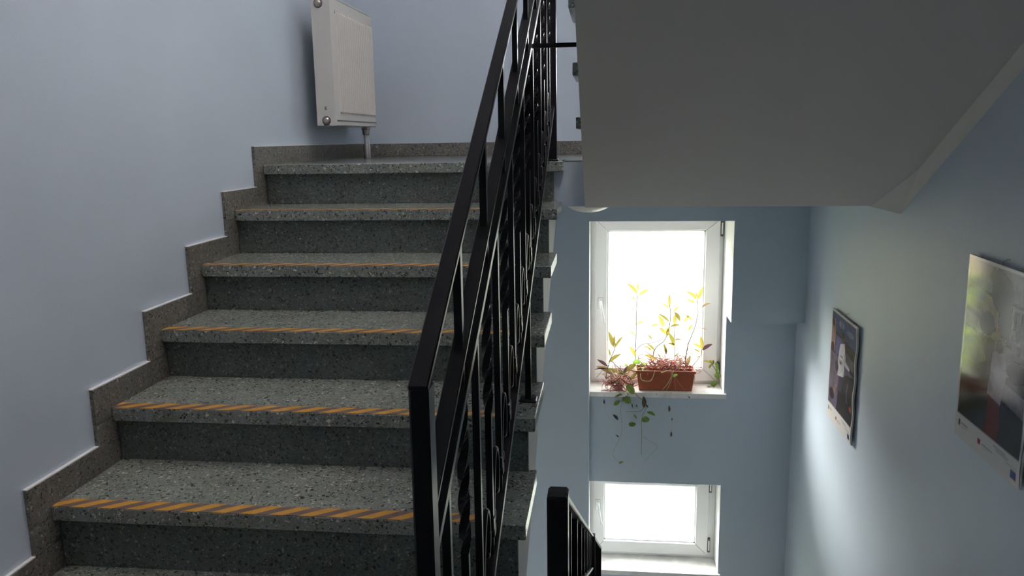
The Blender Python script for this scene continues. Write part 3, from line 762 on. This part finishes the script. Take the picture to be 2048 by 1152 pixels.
PLANTS = [
 ('left_tall',
  [[0.0016,[[0.198,5.02,-1.354],[0.195,5.02,-1.259],[0.197,5.02,-1.172],[0.197,5.02,-1.01],[0.202,5.02,-0.885]]]],
  [[[0.202,5.02,-0.881],[0.136,5.02,-0.812],0.0202,'y',0.12],[[0.203,5.02,-0.857],[0.202,5.02,-0.809],0.0107,'y',0.12],[[0.211,5.02,-0.89],[0.277,5.02,-0.853],0.0178,'y',0.12],[[0.19,5.02,-0.917],[0.156,5.02,-0.896],0.0083,'y',0.12],[[0.194,5.02,-1.285],[0.157,5.02,-1.22],0.0237,'y',0.12],[[0.198,5.02,-1.078],[0.247,5.02,-1.059],0.0107,'y',0.12],[[0.196,5.02,-1.154],[0.147,5.02,-1.113],0.0083,'y',0.12]]),
 ('middle',
  [[0.0016,[[0.285,5.0,-1.347],[0.319,5.0,-1.227],[0.366,5.0,-1.183],[0.394,5.0,-1.127],[0.405,5.0,-1.065],[0.407,5.0,-0.992],[0.401,5.0,-0.949]]],[0.0014,[[0.439,5.02,-1.35],[0.442,5.02,-1.256],[0.436,5.02,-1.181],[0.437,5.02,-1.084],[0.44,5.02,-1.02]]],[0.0013,[[0.196,5.0,-1.244],[0.235,5.0,-1.203],[0.318,5.0,-1.185],[0.384,5.0,-1.142]]]],
  [[[0.4,5.0,-0.958],[0.4,5.0,-0.88],0.0178,'y',0.12],[[0.397,5.0,-0.967],[0.352,5.0,-0.939],0.0107,'y',0.12],[[0.423,5.0,-0.992],[0.466,5.0,-0.953],0.0107,'y',0.12],[[0.434,5.0,-0.992],[0.467,5.0,-1.045],0.0237,'g',0.12],[[0.434,5.0,-1.011],[0.433,5.0,-1.072],0.0237,'y',0.12],[[0.365,5.0,-1.085],[0.331,5.0,-1.007],0.0261,'y',0.12],[[0.401,5.0,-1.053],[0.332,5.0,-1.005],0.0166,'g',0.12],[[0.409,5.0,-1.085],[0.471,5.0,-1.072],0.0154,'g',0.12],[[0.388,5.0,-1.139],[0.339,5.0,-1.096],0.0213,'y',0.12],[[0.391,5.0,-1.142],[0.397,5.0,-1.085],0.0213,'y',0.12],[[0.434,5.0,-1.203],[0.398,5.0,-1.122],0.0261,'g',0.12],[[0.335,5.0,-1.073],[0.283,5.0,-1.084],0.0119,'y',0.12],[[0.314,5.0,-1.24],[0.264,5.0,-1.196],0.0154,'g',0.12],[[0.386,5.0,-1.264],[0.372,5.0,-1.193],0.0166,'g',0.12],[[0.294,5.0,-1.168],[0.269,5.0,-1.132],0.0119,'g',0.12],[[0.318,4.97,-1.29],[0.251,4.97,-1.267],0.0237,'y',0.12],[[0.439,5.0,-1.203],[0.392,5.0,-1.189],0.0107,'y',0.12],[[0.434,5.0,-1.171],[0.483,5.0,-1.165],0.0095,'b',0.12],[[0.29,5.0,-1.235],[0.242,5.0,-1.213],0.0107,'y',0.12],[[0.387,5.0,-1.262],[0.365,5.0,-1.193],0.0165,'g',0.12],[[0.446,5.0,-1.218],[0.392,5.0,-1.188],0.0107,'y',0.12],[[0.35,5.0,-1.287],[0.329,5.0,-1.261],0.0087,'g',0.12],[[0.442,5.0,-1.279],[0.465,5.0,-1.251],0.0078,'g',0.12],[[0.299,5.0,-1.247],[0.251,5.0,-1.217],0.0097,'y',0.12],[[0.384,5.0,-1.117],[0.396,5.0,-1.085],0.0175,'y',0.12]]),
 ('right_tall',
  [[0.0017,[[0.504,4.99,-1.34],[0.509,4.99,-1.271],[0.519,4.99,-1.197],[0.541,4.99,-1.135],[0.564,4.99,-1.061],[0.572,4.99,-0.988],[0.568,4.99,-0.909]]],[0.001,[[0.517,4.99,-1.246],[0.514,4.99,-1.123],[0.48,4.99,-1.06]]]],
  [[[0.565,4.99,-0.907],[0.501,4.99,-0.854],0.0202,'y',0.12],[[0.57,4.99,-0.906],[0.6,4.99,-0.823],0.0261,'y',0.12],[[0.562,4.99,-0.891],[0.559,4.99,-0.858],0.0095,'y',0.12],[[0.554,4.99,-0.93],[0.496,4.99,-0.905],0.0154,'y',0.12],[[0.597,4.99,-0.958],[0.652,4.99,-0.932],0.013,'b',0.12],[[0.494,4.99,-1.052],[0.518,4.99,-1.007],0.0154,'y',0.12],[[0.541,4.99,-1.04],[0.495,4.99,-1.006],0.013,'y',0.12],[[0.518,4.99,-1.106],[0.545,4.99,-1.061],0.0142,'y',0.12],[[0.574,4.99,-1.088],[0.634,4.99,-1.104],0.0059,'b',0.12],[[0.509,4.96,-1.331],[0.534,4.96,-1.258],0.0237,'b',0.12]]),
 ('right_short',
  [[0.0014,[[0.55,5.03,-1.351],[0.602,5.03,-1.281],[0.609,5.03,-1.237]]]],
  [[[0.614,5.03,-1.241],[0.674,5.03,-1.2],0.0237,'p',0.12],[[0.609,5.03,-1.233],[0.551,5.03,-1.197],0.0178,'y',0.12],[[0.612,5.03,-1.233],[0.601,5.03,-1.154],0.0237,'y',0.12],[[0.601,5.03,-1.258],[0.559,5.03,-1.242],0.0107,'y',0.12],[[0.605,5.03,-1.281],[0.575,5.03,-1.291],0.0083,'b',0.12]]),
 ('left_leaning',
  [[0.0018,[[0.008,4.93,-1.406],[0.029,4.93,-1.3],[0.057,4.93,-1.231],[0.066,4.93,-1.175]]],[0.0016,[[0.193,4.93,-1.359],[0.127,4.93,-1.354],[0.08,4.93,-1.405]]]],
  [[[0.056,4.93,-1.203],[0.022,4.93,-1.097],0.0285,'y',0.12],[[0.058,4.93,-1.19],[0.06,4.93,-1.131],0.0154,'y',0.12],[[0.062,4.93,-1.207],[0.114,4.93,-1.134],0.0166,'y',0.12],[[0.027,4.93,-1.302],[0.104,4.93,-1.251],0.0237,'y',0.12],[[0.034,4.93,-1.262],[0.024,4.93,-1.21],0.0107,'y',0.12],[[0.015,4.93,-1.327],[-0.048,4.93,-1.283],0.0237,'p',0.12],[[0.02,4.93,-1.347],[-0.066,4.93,-1.351],0.0107,'p',0.12],[[0.05,4.93,-1.384],[-0.055,4.93,-1.333],0.0308,'b',0.12],[[0.08,4.93,-1.369],[0.024,4.93,-1.337],0.0237,'g',0.12],[[0.125,4.93,-1.368],[0.155,4.93,-1.315],0.0237,'p',0.12],[[0.116,4.93,-1.385],[0.079,4.93,-1.349],0.019,'b',0.12],[[0.161,4.93,-1.41],[0.208,4.93,-1.359],0.0237,'g',0.12],[[0.08,4.93,-1.374],[0.151,4.93,-1.38],0.019,'g',0.12],[[0.152,4.93,-1.485],[0.19,4.93,-1.431],0.019,'p',0.12]]),
 ('green_vine',
  [[0.0016,[[0.039,4.89,-1.279],[0.135,4.89,-1.377],[0.174,4.89,-1.463],[0.147,4.89,-1.531],[0.073,4.89,-1.546]]],[0.0012,[[0.135,4.86,-1.414],[0.199,4.86,-1.493],[0.244,4.86,-1.532],[0.258,4.86,-1.571],[0.232,4.86,-1.646],[0.234,4.86,-1.747],[0.233,4.86,-1.883]]],[0.0012,[[0.244,4.86,-1.532],[0.231,4.86,-1.592],[0.136,4.86,-1.601]]],[0.0008,[[0.238,4.86,-1.76],[0.304,4.86,-1.806],[0.33,4.86,-1.833],[0.249,4.86,-1.927]]],[0.0008,[[0.173,4.86,-1.453],[0.104,4.86,-1.562],[0.11,4.86,-1.737],[0.056,4.86,-1.882],[0.101,4.86,-1.942],[0.114,4.86,-1.956]]]],
  [[[0.136,4.89,-1.437],[0.182,4.89,-1.492],0.0433,'G',0.12],[[0.111,4.89,-1.521],[0.165,4.89,-1.55],0.0433,'G',0.12],[[0.093,4.89,-1.54],[0.06,4.89,-1.57],0.0305,'G',0.12],[[0.136,4.89,-1.493],[0.06,4.89,-1.519],0.014,'G',0.12],[[0.196,4.86,-1.678],[0.153,4.86,-1.695],0.0356,'G',0.12],[[0.232,4.86,-1.653],[0.282,4.86,-1.649],0.0407,'G',0.12],[[0.266,4.86,-1.601],[0.316,4.86,-1.616],0.0204,'G',0.12],[[0.192,4.92,-1.312],[0.135,4.92,-1.353],0.0331,'y',0.12],[[0.224,4.93,-1.294],[0.173,4.93,-1.304],0.0331,'G',0.12],[[0.2,4.86,-1.647],[0.181,4.86,-1.613],0.0102,'G',0.12],[[0.121,4.86,-1.931],[0.094,4.86,-1.951],0.0153,'G',0.12]]),
 ('pot_green',
  [[0.0013,[[0.238,4.955,-1.367],[0.223,4.955,-1.336],[0.198,4.955,-1.316]]],[0.0012,[[0.257,4.955,-1.366],[0.247,4.955,-1.336],[0.237,4.955,-1.313]]],[0.0012,[[0.189,4.955,-1.383],[0.164,4.955,-1.348],[0.135,4.955,-1.328]]]],
  [[[0.198,4.955,-1.319],[0.174,4.955,-1.301],0.0243,'G',0.12],[[0.205,4.955,-1.321],[0.217,4.955,-1.296],0.0214,'G',0.12],[[0.237,4.955,-1.316],[0.266,4.955,-1.32],0.0175,'G',0.12],[[0.145,4.955,-1.33],[0.123,4.955,-1.32],0.0165,'G',0.12],[[0.228,4.955,-1.336],[0.237,4.955,-1.308],0.0146,'g',0.12],[[0.218,4.955,-1.347],[0.198,4.955,-1.342],0.0165,'g',0.12],[[0.184,4.955,-1.363],[0.209,4.955,-1.383],0.0175,'g',0.12],[[0.247,4.955,-1.341],[0.238,4.955,-1.367],0.0097,'G',0.12]]),
 ('right_vine',
  [[0.0012,[[0.56,5.01,-1.376],[0.567,5.01,-1.42],[0.565,5.01,-1.451]]],[0.0015,[[0.668,5.03,-1.324],[0.705,5.03,-1.379],[0.716,5.03,-1.423],[0.685,5.03,-1.487],[0.59,5.03,-1.502]]]],
  [[[0.675,5.03,-1.327],[0.618,5.03,-1.308],0.013,'g',0.12],[[0.674,5.03,-1.323],[0.658,5.03,-1.302],0.0166,'g',0.12],[[0.68,5.03,-1.336],[0.686,5.03,-1.307],0.0142,'g',0.12],[[0.674,5.03,-1.33],[0.657,5.03,-1.365],0.0142,'g',0.12],[[0.711,5.03,-1.354],[0.699,5.03,-1.323],0.0178,'G',0.12],[[0.729,5.03,-1.398],[0.699,5.03,-1.423],0.0403,'G',0.12],[[0.714,5.03,-1.442],[0.679,5.03,-1.487],0.0356,'G',0.12],[[0.685,5.03,-1.488],[0.631,5.03,-1.499],0.0213,'y',0.12],[[0.608,5.03,-1.505],[0.566,5.03,-1.503],0.0166,'y',0.12],[[0.698,5.03,-1.342],[0.717,5.03,-1.385],0.0142,'G',0.12]]),
 ('dry_threads',
  [[0.001,[[0.375,4.87,-1.472],[0.369,4.87,-1.506],[0.338,4.87,-1.544],[0.288,4.87,-1.554]]],[0.0008,[[0.412,4.87,-1.465],[0.399,4.87,-1.572],[0.419,4.87,-1.651],[0.416,4.87,-1.753]]],[0.0008,[[-0.004,4.87,-1.5],[0.002,4.87,-1.567],[0.02,4.87,-1.641],[0.067,4.87,-1.654]]],[0.0022,[[0.348,4.87,-1.347],[0.41,4.87,-1.333],[0.398,4.87,-1.399],[0.356,4.87,-1.459]]],[0.0022,[[0.222,4.87,-1.356],[0.229,4.87,-1.396],[0.286,4.87,-1.399],[0.31,4.87,-1.335]]],[0.0018,[[0.422,4.87,-1.333],[0.405,4.87,-1.406],[0.381,4.87,-1.463]]],[0.0008,[[0.429,4.87,-1.372],[0.468,4.87,-1.424],[0.5,4.87,-1.463]]],[0.0008,[[0.429,4.87,-1.372],[0.437,4.87,-1.471]]],[0.001,[[0.266,4.87,-1.349],[0.267,4.87,-1.375]]]],
  [[[0.416,4.87,-1.762],[0.415,4.87,-1.719],0.0127,'d',0.12],[[0.402,4.87,-1.598],[0.399,4.87,-1.556],0.014,'d',0.12],[[0.086,4.87,-1.66],[0.053,4.87,-1.628],0.0178,'d',0.12],[[0.09,4.87,-1.774],[0.072,4.87,-1.755],0.0102,'d',0.12],[[-0.001,4.87,-1.557],[-0.004,4.87,-1.522],0.0102,'d',0.12],[[0.175,4.87,-1.58],[0.171,4.87,-1.553],0.0076,'d',0.12],[[0.202,4.87,-1.574],[0.197,4.87,-1.549],0.0076,'d',0.12],[[0.246,4.87,-1.575],[0.242,4.87,-1.502],0.028,'d',0.12],[[0.27,4.87,-1.575],[0.258,4.87,-1.555],0.0102,'d',0.12],[[0.419,4.87,-1.658],[0.421,4.87,-1.645],0.0076,'d',0.12],[[0.321,4.87,-1.488],[0.315,4.87,-1.48],0.0064,'d',0.12],[[0.526,4.87,-1.509],[0.515,4.87,-1.5],0.0064,'d',0.12],[[0.447,4.87,-1.356],[0.423,4.87,-1.375],0.0178,'G',0.12]]),
]

# ------------------------------------------------------------------ flower box and plants on the upper lit window sill
SILL = WINS[0][0]
pt = empty('planter', (.375, 4.985, SILL), label='terracotta coloured plastic flower box on the sill of the taller window', cat='planter')
b = MB()
x0, x1, y0, y1, zb, zt = .198, .562, 4.918, 5.050, SILL + .001, -1.350
ins, th = .018, .005
def rect(x0, x1, y0, y1, z): return [(x0, y0, z), (x1, y0, z), (x1, y1, z), (x0, y1, z)]
vs = rect(x0 + ins, x1 - ins, y0 + ins * .7, y1 - ins * .7, zb) + rect(x0 + .004, x1 - .004, y0 + .003, y1 - .003, zt - .016) + rect(x0 + .004 + th, x1 - .004 - th, y0 + .003 + th, y1 - .003 - th, zt - .016) + rect(x0 + ins + th, x1 - ins - th, y0 + ins * .7 + th, y1 - ins * .7 - th, zb + .006)
fs = [(3, 2, 1, 0)] + [(i, (i + 1) % 4, 4 + (i + 1) % 4, 4 + i) for i in range(4)] + [(4 + i, 4 + (i + 1) % 4, 8 + (i + 1) % 4, 8 + i) for i in range(4)] + [(8 + i, 8 + (i + 1) % 4, 12 + (i + 1) % 4, 12 + i) for i in range(4)] + [(12, 13, 14, 15)]
b.add(vs, fs); b.build('box', POT, pt, .003)
b = MB(); r = .007
vs = rect(x0 - .003, x1 + .003, y0 - .003, y1 + .003, zt - .017) + rect(x0 - .004, x1 + .004, y0 - .004, y1 + .004, zt) + rect(x0 + th, x1 - th, y0 + th, y1 - th, zt) + rect(x0 + th, x1 - th, y0 + th, y1 - th, zt - .015)
fs = [(i, (i + 1) % 4, 4 + (i + 1) % 4, 4 + i) for i in range(4)] + [(4 + i, 4 + (i + 1) % 4, 8 + (i + 1) % 4, 8 + i) for i in range(4)] + [(8 + i, 8 + (i + 1) % 4, 12 + (i + 1) % 4, 12 + i) for i in range(4)] + [(12 + i, 12 + (i + 1) % 4, (i + 1) % 4, i) for i in range(4)]
b.add(vs, fs); b.build('rim', POT, pt, .002)
b = MB(); n = 10; vs = []
for j in range(4):
    for i in range(n + 1):
        vs.append((x0 + .016 + (x1 - x0 - .032) * i / n, y0 + .016 + (y1 - y0 - .032) * j / 3, zt - .030 + RNG.uniform(-.006, .008)))
b.add(vs, [(j * (n + 1) + i, j * (n + 1) + i + 1, (j + 1) * (n + 1) + i + 1, (j + 1) * (n + 1) + i) for j in range(3) for i in range(n)])
b.build('soil', SOIL, pt)

def spline(pts, k=6):
    P = [Vector(p) for p in pts]; out = []
    if len(P) < 3:
        return [P[0].lerp(P[-1], i / k) for i in range(k + 1)]
    for i in range(len(P) - 1):
        p0, p1, p2, p3 = P[max(i - 1, 0)], P[i], P[i + 1], P[min(i + 2, len(P) - 1)]
        for j in range(k):
            t = j / k
            out.append(.5 * ((2 * p1) + (p2 - p0) * t + (2 * p0 - 5 * p1 + 4 * p2 - p3) * t * t + (3 * p1 - p0 - 3 * p2 + p3) * t ** 3))
    out.append(P[-1])
    return out

def leaf(base, tip, w, key, bend, parent, round_=False):
    """folded blade with a midrib, arched along its length"""
    a, t = Vector(base), Vector(tip)
    t.y += RNG.uniform(-.02, .02)
    ax = t - a; L = ax.length; d = ax.normalized()
    side = d.cross(Vector((RNG.uniform(-.25, .25), 1, RNG.uniform(-.3, .3)))).normalized(); nrm = side.cross(d).normalized()
    if nrm.y > 0: nrm = -nrm
    up = Vector((0, 0, 1)) - d * d.z
    b = MB(); n = 7; vs = []
    for k in range(n + 1):
        u = k / n
        prof = math.sin(math.pi * min(1, u * .96 + .04)) ** (.55 if round_ else .8) * (1.15 - .3 * u if not round_ else 1)
        if k == n: prof = .02
        hw = w / 2 * prof
        c = a + ax * u + up * (bend * L * math.sin(math.pi * u)) + nrm * (.06 * L * math.sin(math.pi * u))
        vs += [c - side * hw + nrm * hw * .30, c, c + side * hw + nrm * hw * .30]
    fs = []
    for k in range(n):
        q = 3 * k; fs += [(q, q + 1, q + 4, q + 3), (q + 1, q + 2, q + 5, q + 4)]
    b.add(vs, fs, True)
    o = b.build('leaf', LEAF[key], parent)
    return o

PLABEL = {
    'left_tall': 'tall thin plant rising from left half of the flower box, leaves only at its tip',
    'middle': 'bushy leggy plant with many yellow-green leaves in the middle of the flower box',
    'right_tall': 'leaning tall plant at the right end of the flower box with four top leaves',
    'right_short': 'short shoot with one dark purple leaf at the right end of the flower box',
    'left_leaning': 'drooping plant with purple and bronze leaves on the sill left of the flower box',
    'green_vine': 'vine with round bright green leaves hanging from the sill left of centre',
    'pot_green': 'low plant with small round green leaves at left end of the flower box',
    'right_vine': 'green vine with round leaves creeping up the right window reveal',
    'dry_threads': 'dead pale stems with withered leaves dangling over the front of the flower box'}
for key, stems, leaves in PLANTS:
    p0 = stems[0][1][0]
    dry = key == 'dry_threads'
    pl = empty('houseplant', tuple(p0), label=PLABEL[key], cat='plant', group='plants on the window sill')
    for rad, pts in stems:
        b = MB(); b.tube(spline(pts), rad * (1.0 if rad < .0011 else 1.5 if dry else 1.75), 5, .6)
        b.build('stem', (DRYB if rad > .0012 else DRYB) if dry else (STEMG if key in ('green_vine', 'right_vine', 'pot_green') else STEMB), pl)
    for (a, t, w, key2, bend) in leaves:
        leaf(a, t, w, key2, bend, pl, key2 == 'G')

def tangle(name, label, c, sg, n, M, seed, floor_z, box_y=None, rad=(.0018, .0042)):
    """a heap of curling dry stems; floor_z(y) is the surface they lie on"""
    r = random.Random(seed); b = MB()
    for k in range(n):
        p = Vector((c[0] + max(-2, min(2, r.gauss(0, 1))) * sg[0], c[1] + max(-1.6, min(1.6, r.gauss(0, 1))) * sg[1], c[2] + r.gauss(0, 1) * sg[2]))
        a = r.uniform(0, 6.283); d = Vector((math.cos(a), .45 * math.sin(a), r.uniform(-.3, 1.0))).normalized()
        ax = Vector((r.uniform(-1, 1), r.uniform(-1, 1), r.uniform(-1, 1))).normalized()
        ln = r.uniform(.05, .15); turn = r.uniform(.15, .55); rr = r.uniform(*rad); pts = []
        for q in range(9):
            pp = p.copy()
            if box_y: pp.y = min(max(pp.y, box_y[0]), box_y[1])
            pp.z = max(pp.z, floor_z(pp.y) + rr)
            pts.append(pp); p = p + d * (ln / 8)
            d = Quaternion(ax, turn) @ d; d.z -= .10; d.normalize()
        b.cur = r.choice((0, 0, 0, 1, 2))
        b.tube(pts, rr, 5, .45)
    o = b.build(name, M, kind='stuff')
    o['label'] = label; o['category'] = 'dried stems'
    return o
DRIES = [DRY, DRY2, DRYB]
tangle('dried_stems', 'heap of dried reddish stems filling the top of the flower box', (.39, 4.985, -1.330), (.078, .024, .015), 180, DRIES, 3, lambda y: -1.372, (4.928, 5.04), (.0015, .0034))
tangle('dried_stems', 'tangle of dried reddish stems lying on the sill left of the flower box', (.092, 4.935, -1.440), (.042, .020, .026), 85, DRIES, 5, lambda y: SILL if y > 4.885 else -1.56, None, (.0022, .0046))

# ------------------------------------------------------------------ outside
gnd = box('ground', (-40, 40), (-40, 60), (-3.6, -3.41), GROUND, kind='structure')
box('bounce_pavement', (-6, 5), (-9, YN - .26), (-3.41, -3.15), PALEF, kind='structure')  # unseen pale slab, added to bounce light up through the hall window
b = MB(); b.lathe([(.035, 0), (.042, .02), (.036, .05), (.040, .09), (.024, .12), (.036, .14), (.030, .16), (.006, .17)], (.532, 6.25, -3.41), 'z', 14)
tag(b.build('garden_ornament', ORN), 'small brown garden ornament outside the lower window', 'ornament')
tag(box('yard_kerb', (-1.5, 2.5), (6.33, 6.41), (-3.41, -3.36), KERB, None, .004), 'low grey kerb outside the lower window', 'kerb')
r = random.Random(9); b = MB()
for k in range(900):
    c = Vector((r.uniform(-4.5, -.75), r.uniform(6.6, 8.4), -3.35 + 2.1 * r.random() ** .8)); s = r.uniform(.05, .11)
    a = Vector((r.uniform(-1, 1), r.uniform(-1, 1), r.uniform(-1, 1))).normalized(); d = a.orthogonal().normalized(); e = a.cross(d)
    b.add([c - d * s, c + e * s * .5, c + d * s, c - e * s * .5], [(0, 1, 2, 3)])
h = b.build('hedge', HEDGE, kind='stuff'); h['label'] = 'sunlit green hedge in the yard left of the windows'; h['category'] = 'hedge'
bl = empty('house', (-9, 21, -3.25), label='cream rendered house beyond the hedge outside', cat='house')
box('house_wall', (-15, -3.6), (20, 26), (-3.41, 3.2), CREAMW, bl)
b = MB(); b.prism_x([(19.7, 3.2), (26.3, 3.2), (23, 5.2)], -15.3, -3.3); b.build('roof', POT, bl)

# ------------------------------------------------------------------ lift everything, give empties their base points
for o in list(COL.objects):
    if o.parent is None and o.type in ('MESH', 'EMPTY'):
        if o.type == 'EMPTY' and '_base' in o:
            base = Vector(o['_base']); del o['_base']
            o.location = base + Vector((0, 0, Z0))
            for ch in o.children: ch.location = ch.location - base
        else:
            o.location.z += Z0
